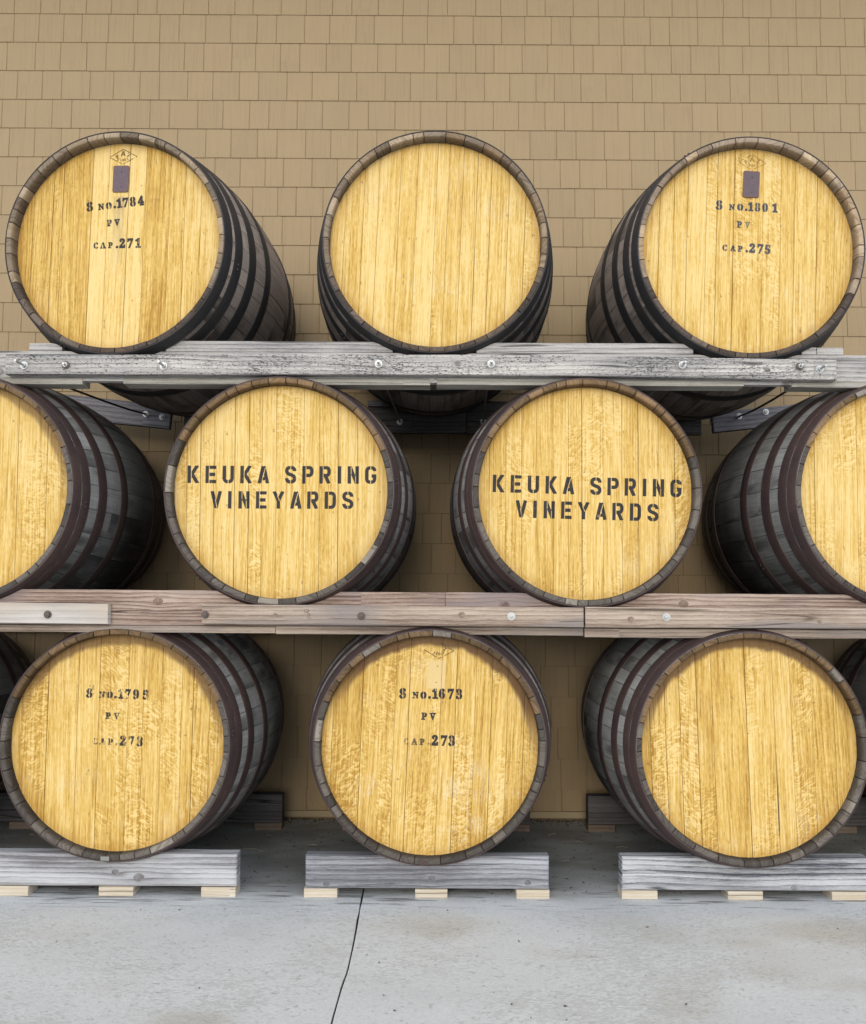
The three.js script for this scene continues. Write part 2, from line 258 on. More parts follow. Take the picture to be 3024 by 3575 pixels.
// ------------------------------------------------------------------ stencil lettering
const GLY = {
  K: { s: ['M.09 0L.09 1', 'M.2 .46L.55 1.02', 'M.24 .52L.57 -.02'], g: ['M.205 0L.205 1'] }, E: { s: ['M.09 0L.09 1', 'M.2 .91L.6 .91', 'M.2 .5L.54 .5', 'M.2 .09L.6 .09'], g: ['M.2 0L.2 1'] },
  U: { s: ['M.09 1L.09 .32Q.09 .09 .31 .09Q.53 .09 .53 .32L.53 1'], g: ['M.31 0L.31 .22'] }, A: { s: ['M.08 0L.29 .98', 'M.54 0L.33 .98', 'M.17 .27L.47 .27'], g: ['M.22 .14L.42 .9'] },
  S: { s: ['M.53 .7Q.53 .91 .31 .91Q.09 .91 .09 .72Q.09 .56 .31 .5Q.53 .44 .53 .28Q.53 .09 .31 .09Q.09 .09 .09 .3'], g: ['M.31 .8L.31 1', 'M.31 0L.31 .2'] },
  P: { s: ['M.09 0L.09 1', 'M.2 .91L.36 .91Q.53 .91 .53 .69Q.53 .46 .36 .46L.2 .46'], g: ['M.2 0L.2 1'] }, R: { s: ['M.09 0L.09 1', 'M.2 .91L.36 .91Q.53 .91 .53 .69Q.53 .46 .36 .46L.2 .46', 'M.33 .44L.53 0'], g: ['M.2 0L.2 1'] },
  I: { s: ['M.31 0L.31 1'], g: [] }, N: { s: ['M.09 0L.09 1', 'M.53 0L.53 1', 'M.12 .98L.5 .02'], g: ['M.19 .98L.19 .55', 'M.44 .45L.44 .02'] },
  G: { s: ['M.53 .72Q.53 .91 .31 .91Q.09 .91 .09 .7L.09 .3Q.09 .09 .31 .09Q.53 .09 .53 .3L.53 .44L.36 .44'], g: ['M.31 .8L.31 1', 'M.31 0L.31 .2'] },
  V: { s: ['M.08 1L.31 .03', 'M.54 1L.31 .03'], g: ['M.26 .55L.36 .05'] }, Y: { s: ['M.06 1L.31 .46', 'M.56 1L.31 .46', 'M.31 .48L.31 0'], g: ['M.24 .78L.38 .45'] },
  D: { s: ['M.09 0L.09 1', 'M.2 .91L.33 .91Q.53 .91 .53 .66L.53 .34Q.53 .09 .33 .09L.2 .09'], g: ['M.2 0L.2 1'] },
};
const HT = 832, HS = 0.92;                            // head texture pixels, metres covered
function inkCanvas(draw, [dx, dy]) {
  const c = document.createElement('canvas'); c.width = c.height = HT; const x = c.getContext('2d');
  x.setTransform(HT / HS, 0, 0, -HT / HS, HT / 2, HT / 2); x.translate(dx, dy); draw(x);
  return x.getImageData(0, 0, HT, HT).data;
}
function stencil(x, text, x0, y0, size, pitch, ang) {
  x.save(); x.translate(x0, y0); x.rotate(ang);
  [...text].forEach((ch, i) => {
    const g = GLY[ch]; if (!g) return; x.save(); x.translate(pitch[i], 0); x.scale(size, size); x.lineWidth = 0.2; x.strokeStyle = '#000';
    x.save(); x.beginPath(); x.rect(-0.03, 0, 0.68, 1); x.clip(); for (const p of g.s) x.stroke(new Path2D(p)); x.restore();
    x.globalCompositeOperation = 'destination-out'; x.lineWidth = 0.035; for (const p of g.g) x.stroke(new Path2D(p)); x.restore();
  });
  x.restore();
}
function serif(x, glyphs, x0, y0, ang) {              // glyphs: [char, dx, height, faded?]
  x.save(); x.translate(x0, y0); x.rotate(ang);
  for (const [ch, dx, h, fade = 1] of glyphs) {
    x.save(); x.translate(dx, 0); x.scale(h / 71.4 * (/\d/.test(ch) ? 0.86 : 0.92), -h / 71.4); x.font = 'bold 100px serif'; x.fillStyle = `rgba(0,0,0,${fade})`; x.fillText(ch, 0, 0); x.strokeStyle = x.fillStyle; x.lineWidth = 11; x.strokeText(ch, 0, 0);
    if (/[CoO0869S3]/.test(ch)) { x.globalCompositeOperation = 'destination-out'; x.lineWidth = 5; x.strokeStyle = '#000'; x.beginPath(); const m = x.measureText(ch).width / 2; x.moveTo(m - 3, -90); x.lineTo(m + 3, 20); x.stroke(); }
    x.restore();
  }
  x.restore();
}
function diamond(x, cx, cy, w, h, ang, parts = 15, alpha = 1) {
  x.save(); x.translate(cx, cy); x.rotate(ang); x.strokeStyle = x.fillStyle = `rgba(0,0,0,${alpha})`; x.lineWidth = 0.0038;
  const q = [[-w, 0], [0, h], [w, 0], [0, -h], [-w, 0]];
  for (let i = 0; i < 4; i++) if (parts >> i & 1) { x.beginPath(); x.moveTo(...q[i]); x.lineTo(...q[i + 1]); x.stroke(); }
  const put = (ch, px, py, s, a) => { x.save(); x.translate(px, py); x.rotate(a); x.scale(s / 71.4, -s / 71.4); x.font = 'bold 100px sans-serif'; x.textAlign = 'center'; x.fillText(ch, 0, 0); x.lineWidth = 8; x.strokeText(ch, 0, 0); x.restore(); };
  if (parts & 16) put('P', -0.022, -0.006, 0.017, 0.55); if (parts & 32) put('A', 0, 0.004, 0.021, 0); if (parts & 64) put('Z', 0.022, -0.0015, 0.017, -0.4);
  [...'JEREZ'].forEach((ch, i) => put(ch, (i - 2) * 0.0105, -0.0195 + (i - 2) ** 2 * 0.0014, 0.0105, (i - 2) * 0.2));
  x.restore();
}

// ------------------------------------------------------------------ barrel head texture
function headTex(o) {
  const sh = o.shift ?? [0, 0], ink = o.draw ? inkCanvas(o.draw, sh) : null, brand = o.brand ? inkCanvas(o.brand, sh) : null, bs = o.boards, sd = o.seed * 13.7, tp = o.topStain ?? 0, gold = o.gold ?? 0.5;
  const r = rng(o.seed), info = bs.slice(1).map((_, i) => ({ tone: o.tones?.[i] ?? (r() - 0.5) * 0.8, flake: r() < (o.flaky ?? 0.5) ? 0.5 + r() * 0.5 : r() * 0.25, tilt: (r() - 0.5) * 1.6, off: r() * 90, freq: 0.7 + r() * 0.9, lean: (r() - 0.5) * 0.05, sl: r() < 0.32 ? 0.75 : 0.06 + 0.2 * r() }));
  const LIGHT = [0.74, 0.555, 0.235], MIDC = [0.62, 0.405, 0.108], DARK = [0.365, 0.195, 0.036];
  return makeTex(HT, HT, (u, v) => {
    const X = (u - 0.5) * HS, Y = (v - 0.5) * HS, rad = Math.hypot(X, Y); if (rad > 0.459) return [0.3, 0.2, 0.08, 0.5];
    let b = 0; while (b < bs.length - 2 && X > bs[b + 1]) b++; const q = info[b];
    const wx = X + q.lean * Y + 0.0045 * (fbm(X * 14 + q.off, Y * 3.2 + sd, 2) - 0.5) * 2 * q.freq + 0.0012 * (n2(X * 60 + sd, Y * 22) - 0.5);
    const g1 = n2(wx * 330 * q.freq + q.off, Y * 5), g2 = n2(wx * 720 + q.off, Y * 16), g3 = n2(wx * 1300, Y * 45 + q.off), reg = fbm(X * 9 + sd, Y * 3.5 + q.off, 3);
    const g0 = n2(wx * 165 * q.freq + q.off, Y * 6), br = n2(wx * 240 + q.off, Y * 60);
    let t = 0.40 + (g0 - 0.5) * 0.48 + (g1 - 0.5) * 0.6 + (g2 - 0.5) * 0.45 + (br - 0.5) * 0.35 + (g3 - 0.5) * 0.3 + (reg - 0.5) * 0.6 - q.tone * 0.4 + (gold - 0.5) * 0.35;
    // ray flecks of quarter-sawn oak: short wavy pale ripples lying across the grain
    const fa = X + 0.02 * (fbm(X * 25, Y * 18 + q.off, 2) - 0.5) * 2, fy = Y + q.tilt * X + 0.016 * (fbm(X * 30 + q.off, Y * 16, 2) - 0.5) * 2;
    const fl = sst(0.56, 0.68, n2(fa * 95 + q.off, fy * 200)) * sst(0.42, 0.62, fbm(X * 8 + q.off, Y * 4.5 + sd, 2)) * q.flake; t -= fl * 0.5; t += sst(0.48, 0.3, n2(fa * 95 + q.off, fy * 200 + 0.35)) * 0.3 * q.flake * sst(0.42, 0.6, fbm(X * 8 + q.off, Y * 4.5 + sd, 2));
    let c = t < 0.5 ? lerp3(LIGHT, MIDC, clamp(t * 2)) : lerp3(MIDC, DARK, clamp((t - 0.5) * 1.5));
    const spot = sst(0.86, 0.93, n2(X * 60 + q.off, Y * 34) * 0.75 + n2(X * 200, Y * 90) * 0.25); c = lerp3(c, [0.22, 0.12, 0.035], spot * 0.6);
    const bloom = sst(0.55, 0.8, 0.55 * fbm(X * 5 + sd, Y * 6 + 33, 4) + 0.25 * n2(wx * 150, Y * 20) + 0.2 * n2(X * 260, Y * 160)) * (o.bloom ?? 0.25) * 0.8 * (0.35 + 0.65 * sst(0.1, -0.42, Y)); c = lerp3(c, [0.72, 0.64, 0.47], bloom);
    const seam = Math.min(X - bs[b], bs[b + 1] - X); c = lerp3(c, [0.16, 0.085, 0.025], sst(0.0024, 0.0005, seam) * (X - bs[b] < bs[b + 1] - X ? q.sl : (info[b + 1] ?? q).sl) * (0.5 + 0.7 * n2(b * 7.1 + sd, Y * 6)));
    const rim = sst(0.405, 0.447, rad + 0.02 * (fbm(X * 30, Y * 30, 2) - 0.5)); c = lerp3(c, [0.42, 0.20, 0.04], rim * 0.28);
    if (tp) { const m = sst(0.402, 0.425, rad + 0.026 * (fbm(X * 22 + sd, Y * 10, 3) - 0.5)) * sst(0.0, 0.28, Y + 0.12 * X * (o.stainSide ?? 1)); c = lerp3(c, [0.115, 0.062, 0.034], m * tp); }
    if (o.extra) c = o.extra(c, X - sh[0], Y - sh[1]);
    const px = Math.floor(u * HT), py = HT - 1 - Math.floor(v * HT), ii = (py * HT + px) * 4 + 3; let h = 0.7 - 0.5 * t;
    if (ink) { const wear = sst(o.wear ?? 0.24, (o.wear ?? 0.24) + 0.2, n2(wx * 420, Y * 40) * 0.5 + fbm(X * 60, Y * 60 + sd, 2) * 0.5), a = ink[ii] / 255 * wear; c = lerp3(c, o.inkColor ?? [0.02, 0.022, 0.031], a * 0.97); }
    if (brand) { const a = brand[ii] / 255 * sst(0.15, 0.4, n2(X * 300, Y * 120)); c = lerp3(c, o.brandColor ?? [0.09, 0.045, 0.02], a * 0.85); h -= a * 0.4; }
    return [c[0], c[1], c[2], h];
  }, true);
}

// ------------------------------------------------------------------ barrel materials
const staveTex = makeTex(1024, 256, (u, v) => {
  const x = u * 1.3, y = v * 0.33, w = y + 0.006 * (fbm(x * 6, y * 9, 2) - 0.5), g = n2(x * 18, w * 700) * 0.5 + n2(x * 5, w * 260) * 0.5, cross = n2(x * 190, y * 26) * 0.6 + n2(x * 420, y * 60) * 0.4, m = fbm(x * 4, y * 12, 4);
  const k = 0.82 + 0.42 * (g - 0.5) + 0.24 * (cross - 0.5) + 0.6 * (m - 0.5), bl = sst(0.55, 0.72, fbm(x * 2.2 + 8, y * 7 + 4, 4)), c = [k, k, k].map((q) => q * (1 - 0.6 * bl));
  return [c[0], c[1] * 0.99, c[2] * 0.985, 0.5 + 0.5 * (g - 0.5) + 0.4 * (cross - 0.5)];
}, true);
for (const t of Object.values(staveTex)) t.repeat.set(1 / 1.3, 1 / 0.33);
const mStave = std({ ...staveTex, bumpScale: 0.0022, roughness: 0.78, vertexColors: true });
const endTex = makeTex(512, 128, (u, v) => {
  const x = u * 1.0, y = v * 0.25, q = x + 0.004 * (fbm(x * 20, y * 20, 2) - 0.5), g = n2(q * 330, y * 3) * 0.6 + n2(x * 600, y * 600) * 0.4, m = fbm(x * 22, y * 22, 3), k = 0.9 + 0.5 * (g - 0.5) + 0.45 * (m - 0.5);
  const sc = sst(0.62, 0.75, n2(q * 200 + 5, y * 8)); return [k * (1 - 0.25 * sc), k * (1 - 0.26 * sc), k * (1 - 0.28 * sc), g];
}, true);
for (const t of Object.values(endTex)) t.repeat.set(1, 4);
const mEnd = std({ ...endTex, bumpScale: 0.0015, roughness: 0.9, vertexColors: true });
const rustTex = (A, B, C) => { const t = makeTex(1024, 64, (u, v) => { const x = u * 3.2, y = v * 0.2, m = fbm(x * 9, y * 9, 4), s = n2(x * 260, y * 260), run = sst(0.5, 0.75, fbm(x * 2.5 + 4, y * 22, 3)); let c = lerp3(A, B, sst(0.35, 0.65, m)); c = lerp3(c, C, run * 0.5); return [c[0] * (0.85 + 0.3 * s), c[1] * (0.85 + 0.3 * s), c[2] * (0.85 + 0.3 * s), s]; }, true); return t; };
const mHoopT = std({ ...rustTex([0.019, 0.018, 0.019], [0.026, 0.025, 0.027], [0.034, 0.030, 0.028]), bumpScale: 0.0006, metalness: 0.25, roughness: 0.62 });
const mHoopM = std({ ...rustTex([0.060, 0.038, 0.036], [0.080, 0.050, 0.044], [0.050, 0.038, 0.037]), bumpScale: 0.0006, metalness: 0.2, roughness: 0.66 });
const mRivet = std({ color: new THREE.Color(0.07, 0.05, 0.045), metalness: 0.4, roughness: 0.5 });
const mPlate = std({ ...(() => { const t = makeTex(128, 192, (u, v) => { const m = fbm(u * 6, v * 9, 3), s = n2(u * 60, v * 90), e = sst(0.1, 0.0, Math.min(u, 1 - u, v, 1 - v)); return [(0.105 + 0.03 * (m - 0.5)) * (0.85 + 0.3 * s) + e * 0.03, (0.075 + 0.02 * (m - 0.5)) * (0.85 + 0.3 * s), (0.088 + 0.02 * (m - 0.5)) * (0.85 + 0.3 * s) - e * 0.02]; }); return t; })(), metalness: 0.3, roughness: 0.55 });
const mTag = std({ color: new THREE.Color(0.24, 0.24, 0.22), metalness: 0.3, roughness: 0.5 });
const mRearHead = std({ color: new THREE.Color(0.3, 0.2, 0.08) });

// hoops, shared: [from, to] metres from the front; the rear ones mirror them
const HOOPS = { T: [[0.002, 0.06], [0.085, 0.145], [0.21, 0.275], [0.385, 0.45]], M: [[0.002, 0.056], [0.063, 0.116], [0.18, 0.245], [0.375, 0.44]] };
function hoopGeo(s0, s1) {
  const t = 0.0032, P = [[prof(s0) - 0.002, s0], [prof(s0) + t - 0.0006, s0], [prof(s0) + t, s0 + 0.0012], [prof((s0 + s1) / 2) + t, (s0 + s1) / 2], [prof(s1) + t, s1 - 0.0012], [prof(s1) + t - 0.0006, s1], [prof(s1) - 0.002, s1]];
  const g = new THREE.LatheGeometry(P.map(([r, s]) => new THREE.Vector2(r, s)), 112); g.rotateX(-Math.PI / 2);  // axis y -> -z
  const c = toCreasedNormals(g, 0.6); const uv = c.attributes.uv; for (let i = 0; i < uv.count; i++) uv.setXY(i, uv.getX(i), uv.getY(i) * 0.5); return c;
}
const hoopSets = Object.fromEntries(Object.entries(HOOPS).map(([k, v]) => [k, [...v, ...v.map(([a, b]) => [L - b, L - a])].map(([a, b]) => hoopGeo(a, b))]));
const rivetGeo = new THREE.SphereGeometry(0.0055, 8, 4, 0, Math.PI * 2, 0, Math.PI / 2).rotateX(Math.PI / 2);

function staveGeo(a0, a1, seed, sideCol, endCol, stainFn) {
  const r = rng(seed), NS = 16, pos = [], uv = [], col = [], idxS = [], idxE = [], ou = r() * 2, ov = r() * 2, dr = (r() - 0.5) * 0.0014, hg = 0.0005, mid = (a0 + a1) / 2;
  const add = (x, y, z, u, v, c) => { pos.push(x, y, z); uv.push(u, v); col.push(...c); return pos.length / 3 - 1; };
  const quad = (I, a, b, c, d) => I.push(a, b, c, a, c, d);
  // across: side wall, chamfer, face, face, face, chamfer, side wall
  const across = (R) => { const g = hg / R, ch = 0.0016 / R; return [[a0 + g, -0.014], [a0 + g, -0.0014], [a0 + g + ch, 0], [mid, 0.0], [a1 - g - ch, 0], [a1 - g, -0.0014], [a1 - g, -0.014]]; };
  let prev = null;
  for (let i = 0; i <= NS; i++) {
    const s = L * (0.5 - 0.5 * Math.cos(Math.PI * i / NS)) , R = prof(s) + dr - (i === 0 || i === NS ? 0.002 : 0), row = across(R).map(([a, d]) => { const k = stainFn(s, a), c = sideCol.map((q) => q * k); return add(Math.cos(a) * (R + d), Math.sin(a) * (R + d), -s, s + ou, (a - a0) * 0.52 + ov, d < -0.01 ? c.map((q) => q * 0.3) : d < 0 ? c.map((q) => q * 0.5) : c); });
    if (prev) for (let k = 0; k < 6; k++) quad(idxS, prev[k], row[k], row[k + 1], prev[k + 1]);
    prev = row;
  }
  for (const back of [0, 1]) {                                // end grain ring, inner bevel and the wall of the chime
    const z = back ? -L : 0, sg = back ? 1 : -1, rings = [[RC + dr - 0.002, sg * 0.0022], [RC + dr - 0.0045, 0], [RI + 0.002, sg * 0.0], [RI - 0.001, sg * 0.004], [RH + 0.0005, sg * 0.022], [RH + 0.0005, sg * 0.07]];
    const dz = (r() - 0.5) * 0.003, ra = (r() - 0.5) * 2.4, cr = Math.cos(ra), sr = Math.sin(ra); let p = null;
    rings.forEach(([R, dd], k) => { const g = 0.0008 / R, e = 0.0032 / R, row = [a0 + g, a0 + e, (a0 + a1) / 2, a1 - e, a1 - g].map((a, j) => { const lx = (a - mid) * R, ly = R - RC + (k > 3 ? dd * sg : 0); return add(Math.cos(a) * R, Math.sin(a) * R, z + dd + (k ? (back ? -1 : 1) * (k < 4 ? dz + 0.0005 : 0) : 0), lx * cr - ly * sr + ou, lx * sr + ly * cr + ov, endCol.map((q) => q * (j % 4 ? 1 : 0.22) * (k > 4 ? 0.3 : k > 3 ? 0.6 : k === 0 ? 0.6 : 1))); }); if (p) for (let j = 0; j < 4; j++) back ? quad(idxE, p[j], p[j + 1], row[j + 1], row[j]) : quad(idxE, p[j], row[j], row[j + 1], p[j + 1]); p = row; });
  }
  const g = new THREE.BufferGeometry(); g.setAttribute('position', new THREE.Float32BufferAttribute(pos, 3)); g.setAttribute('uv', new THREE.Float32BufferAttribute(uv, 2)); g.setAttribute('color', new THREE.Float32BufferAttribute(col, 3));
  g.setIndex([...idxS, ...idxE]); g.addGroup(0, idxS.length, 0); g.addGroup(idxS.length, idxE.length, 1); g.computeVertexNormals(); return g;
}
function headBoardGeo(x0, x1, seed) {
  const r = rng(seed), dz = (r() - 0.5) * 0.0016, g = 0.0004, X0 = x0 + g, X1 = x1 - g, c = 0.0016, xs = [X0, X0 + c]; for (let i = 1; i < 5; i++) xs.push(X0 + c + (X1 - X0 - 2 * c) * i / 5); xs.push(X1 - c, X1);
  const pos = [], uv = [], idx = []; const col = [];
  const add = (x, y, z) => { pos.push(x, y, z); uv.push(x / HS + 0.5, y / HS + 0.5); return pos.length / 3 - 1; };
  const R = RH + 0.004, yy = (x) => Math.sqrt(Math.max(0, R * R - x * x));
  xs.forEach((x, i) => { const e = i === 0 || i === xs.length - 1 ? -0.0016 : 0, h = yy(x); col.push([add(x, -h, dz + e), add(x, 0, dz + e), add(x, h, dz + e)]); });
  for (let i = 1; i < col.length; i++) for (let k = 0; k < 2; k++) { const [a, b, c2, d] = [col[i - 1][k], col[i][k], col[i][k + 1], col[i - 1][k + 1]]; idx.push(a, b, c2, a, c2, d); }
  for (const [x, s] of [[X0, -1], [X1, 1]]) { const h = yy(x), a = add(x, -h, dz - 0.0016), b = add(x, h, dz - 0.0016), c2 = add(x, h, dz - 0.02), d = add(x, -h, dz - 0.02); s > 0 ? idx.push(a, d, b, d, c2, b) : idx.push(a, b, d, d, b, c2); }
  const geo = new THREE.BufferGeometry(); geo.setAttribute('position', new THREE.Float32BufferAttribute(pos, 3)); geo.setAttribute('uv', new THREE.Float32BufferAttribute(uv, 2)); geo.setIndex(idx); geo.computeVertexNormals(); return geo;
}
function makeBarrel(key, label, group, o) {
  const b = BAR[key], tier = key[0] === 'T' ? 'T' : 'M', r = rng(o.seed), root = thing('wine_barrel', label, 'barrel', group, [b.x, b.y, b.z]);
  root.rotation.y = b.yaw; root.rotation.z = o.spin ?? 0;
  const N = 39, ws = Array.from({ length: N }, () => 0.6 + r() * 0.95), sum = ws.reduce((a, q) => a + q, 0); let a = r() * 0.1;
  for (let i = 0; i < N; i++) {
    const a1 = a + ws[i] / sum * Math.PI * 2, m = (a + a1) / 2, up = Math.sin(m), q = r(), w = r();
    let side, end;
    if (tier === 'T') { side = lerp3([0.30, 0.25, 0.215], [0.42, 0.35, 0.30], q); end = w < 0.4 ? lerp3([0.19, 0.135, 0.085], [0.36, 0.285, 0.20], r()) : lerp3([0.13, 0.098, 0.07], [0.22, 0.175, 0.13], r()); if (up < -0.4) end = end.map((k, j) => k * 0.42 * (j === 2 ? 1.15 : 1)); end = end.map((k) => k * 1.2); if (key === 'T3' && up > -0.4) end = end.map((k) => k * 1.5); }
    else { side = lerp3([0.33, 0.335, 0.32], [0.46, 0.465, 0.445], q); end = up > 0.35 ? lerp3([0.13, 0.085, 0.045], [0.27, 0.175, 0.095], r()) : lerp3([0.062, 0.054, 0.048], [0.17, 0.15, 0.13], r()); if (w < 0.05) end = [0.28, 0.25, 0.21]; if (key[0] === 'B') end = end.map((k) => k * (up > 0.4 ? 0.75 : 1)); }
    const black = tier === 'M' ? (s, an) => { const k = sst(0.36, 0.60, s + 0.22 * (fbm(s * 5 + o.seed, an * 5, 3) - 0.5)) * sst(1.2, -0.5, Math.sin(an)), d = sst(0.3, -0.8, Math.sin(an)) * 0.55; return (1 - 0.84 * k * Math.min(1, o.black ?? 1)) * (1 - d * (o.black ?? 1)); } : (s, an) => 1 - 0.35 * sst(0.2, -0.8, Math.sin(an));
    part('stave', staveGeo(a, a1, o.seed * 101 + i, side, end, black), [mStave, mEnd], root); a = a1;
  }
  hoopSets[tier].forEach((g, i) => { const h = part('hoop', g, tier === 'T' ? mHoopT : mHoopM, root); h.rotation.z = i * 1.7 + o.seed; });
  for (const [i, [s0, s1]] of HOOPS[tier].entries()) { const ang = o.seed * 2.1 + i * 1.9; for (const d of [-0.02, 0.02]) { const s = (s0 + s1) / 2, A = ang + d, R = prof(s) + 0.0028, m = part('rivet', rivetGeo, mRivet, root); m.position.set(Math.cos(A) * R, Math.sin(A) * R, -s); m.rotation.order = 'ZYX'; m.rotation.set(0, Math.PI / 2, A); } }
  // head
  let headMat = mRearHead;
  if (o.head) { const t = headTex({ ...o.head, seed: o.seed }); headMat = std({ ...t, bumpScale: 0.0007, roughness: 0.6, specularIntensity: 0.3 }); }
  const bs = o.head?.boards ?? [-RH, -0.3, -0.15, 0, 0.15, 0.3, RH];
  for (let i = 1; i < bs.length; i++) { const m = part('head_board', headBoardGeo(Math.max(bs[i - 1], -RH - 0.002), Math.min(bs[i], RH + 0.002), o.seed * 50 + i), headMat, root); m.position.z = -REC; }
  const rear = part('rear_head', new THREE.CylinderGeometry(RH + 0.004, RH + 0.004, 0.02, 48).rotateX(Math.PI / 2), mRearHead, root); rear.position.z = -L + REC;
  if (o.plate) {
    const [x, y, ang] = o.plate, p = part('metal_plate', (() => { const s = new THREE.Shape(), w = 0.034, h = 0.0575, c = 0.004; s.moveTo(-w + c, -h); s.lineTo(w - c, -h); s.lineTo(w, -h + c); s.lineTo(w, h - c); s.lineTo(w - c, h); s.lineTo(-w + c, h); s.lineTo(-w, h - c); s.lineTo(-w, -h + c); s.closePath(); const g = new THREE.ExtrudeGeometry(s, { depth: 0.0015, bevelEnabled: true, bevelSize: 0.001, bevelThickness: 0.001, bevelSegments: 1 }); const uv = g.attributes.uv, q = g.attributes.position; for (let i = 0; i < uv.count; i++) uv.setXY(i, q.getX(i) / 0.07 + 0.5, q.getY(i) / 0.117 + 0.5); g.clearGroups(); return g; })(), mPlate, root, 'dark purple metal plate nailed to the head');
    p.position.set(x + o.head.shift[0], y + o.head.shift[1], -REC + 0.0025); p.rotation.z = ang;
    for (const dy of [-0.035, 0.03]) { const nail = part('nail', rivetGeo, mRivet, p); nail.scale.setScalar(0.45); nail.position.set(0.003, dy, 0.0025); }
  }
  if (o.tag) { const t = part('metal_tag', board(-0.018, 0.018, -0.0085, 0.0085, 0, 0.0016, { bevel: 0.0005, wobble: 0 }), o.tag[2] ? mTag : mRivet, root); t.position.set(o.tag[0], o.tag[1], 0.003); }
  return root;
}
// board seams in metres from the head's centre, from the photograph's heads
const seams = (a, l, rr) => a.map((x) => (x - (l + rr) / 2) / (rr - l) * 2 * RH);
const GT = 'barrels of the top row', GM = 'barrels of the middle row', GB = 'barrels of the bottom row';
const deg = Math.PI / 180;
makeBarrel('T1', 'barrel stencilled 1784 with a dark metal plate and black hoops, above the upper rack', GT, { seed: 11, spin: -1.2 * deg, plate: [0.0158, 0.274, 0],
  head: { shift: [-0.0187, 0.021], boards: seams([105, 190, 300, 355, 520, 612, 728, 822, 962, 1048, 1140, 1262], 108, 1262), tones: [-0.75, -0.55, -0.5, -0.55, 0.75, 0.3, 0.7, -0.6, -0.25, 0.25, 0.1], flaky: 0.35, bloom: 0.2, wear: 0.13,
    draw: (x) => { serif(x, [['S', 0, .037], ['N', .051, .025], ['o', .0844, .034], ['.', .1177, .034], ['1', .1325, .0375], ['7', .1597, .0375], ['8', .1918, .0375], ['4', .2275, .0375]], -.130, .135, 6 * deg); serif(x, [['P', 0, .026], ['V', .0333, .025]], -.0368, .0684, 5 * deg); serif(x, [['C', 0, .024], ['A', .031, .024], ['P', .0655, .024], ['.', .098, .034], ['2', .115, .038], ['7', .149, .038], ['1', .184, .038]], -.0935, -.029, 1.2 * deg); },
    brand: (x) => diamond(x, .0207, .3727, .0605, .0333, 1.5 * deg, 127),
    extra: (c, X, Y) => { const k = sst(0.03, 0.02, Math.abs(X - 0.012 + 0.05 * (0.2 - Y) * 0.2)) * sst(0.21, 0.19, Y) * sst(-0.2, 0.15, Y) * fbm(X * 90, Y * 12, 2); return lerp3(c, [0.30, 0.23, 0.13], k * 0.8); } } });
makeBarrel('T2', 'barrel with a bare unmarked head and black hoops in the middle of the top row', GT, { seed: 12, spin: -2.2 * deg,
  head: { shift: [0, 0.021], boards: seams([195, 285, 402, 495, 632, 745, 870, 948, 1042, 1135, 1226, 1345, 1455, 1560], 195, 1560), tones: [0, -0.35, 0.2, 0.35, -0.25, 0.35, 0.2, -0.35, 0.05, 0.25, 0.05, 0.1, -0.1], flaky: 0.15, bloom: 0.55, gold: 0.35 } });
makeBarrel('T3', 'barrel stencilled 1801 with a dark metal plate and pale rim, right of the bare-headed barrel', GT, { seed: 13, spin: -2 * deg, plate: [-0.0096, 0.2735, -1.5 * deg],
  head: { shift: [0.019, 0.021], boards: seams([485, 580, 660, 738, 845, 905, 1000, 1165, 1265, 1345, 1470, 1570, 1675], 485, 1675), tones: [0.1, 0.2, 0.05, 0.35, 0.25, -0.05, -0.15, 0.15, -0.05, 0.2, 0.05, 0.15], flaky: 0.2, bloom: 0.3, wear: 0.14, gold: 0.4, inkColor: [0.05, 0.058, 0.08], brandColor: [0.16, 0.08, 0.03],
    draw: (x) => { serif(x, [['S', 0, .037], ['N', .0568, .0235], ['o', .090, .034], ['.', .1234, .034], ['1', .137, .0355], ['8', .1666, .034], ['0', .1987, .0345], ['1', .2406, .036]], -.1575, .161, -1 * deg); serif(x, [['P', 0, .026], ['V', .0345, .024, .6]], -.066, .083, 1 * deg); serif(x, [['C', 0, .024], ['A', .0345, .024], ['P', .0666, .024], ['.', .0987, .034], ['2', .1155, .037], ['7', .1496, .037], ['5', .1814, .037]], -.1266, -.019, -2.4 * deg); },
    brand: (x) => diamond(x, -.0062, .3714, .0605, .0333, -1.5 * deg, 127, .8) } });
const KS = [120, 258, 390, 527, 662, 872, 1005, 1138, 1248, 1355, 1490], VY = [300, 405, 515, 650, 780, 915, 1045, 1180, 1315];
const keuka = (x0, y0, x1, y1, a, k = 1) => (x) => { stencil(x, 'KEUKASPRING', x0, y0, 0.075, KS.map((q) => (q - 120) / 1824 * k), a); stencil(x, 'VINEYARDS', x1, y1, 0.074, VY.map((q) => (q - 300) / 1824 * k), a); };
makeBarrel('M0', 'barrel cut off by the left edge, blackened side and rusty hoops, in the middle row', GM, { seed: 14, spin: 0, head: { boards: seams([-860, -760, -640, -520, -400, -300, -210, -90, 90, 265, 350, 412], -860, 412), flaky: 0.6, bloom: 0.3, gold: 0.5, topStain: 0.6, stainSide: 2 } });
makeBarrel('M1', 'left one of the two barrels lettered KEUKA SPRING VINEYARDS', GM, { seed: 15, spin: 0.3 * deg,
  head: { shift: [-0.009, 0.0065], boards: seams([15, 110, 215, 320, 480, 590, 690, 800, 1015, 1135, 1280, 1430, 1665], 15, 1665), tones: [0.1, 0.15, 0.1, 0.3, -0.1, 0.1, 0.2, 0.15, 0.05, 0.1, -0.05, 0.2], flaky: 0.45, bloom: 0.35, wear: 0.03, gold: 0.4, draw: keuka(-0.3865, 0.0296, -0.288, -0.078, -0.2 * deg) } });
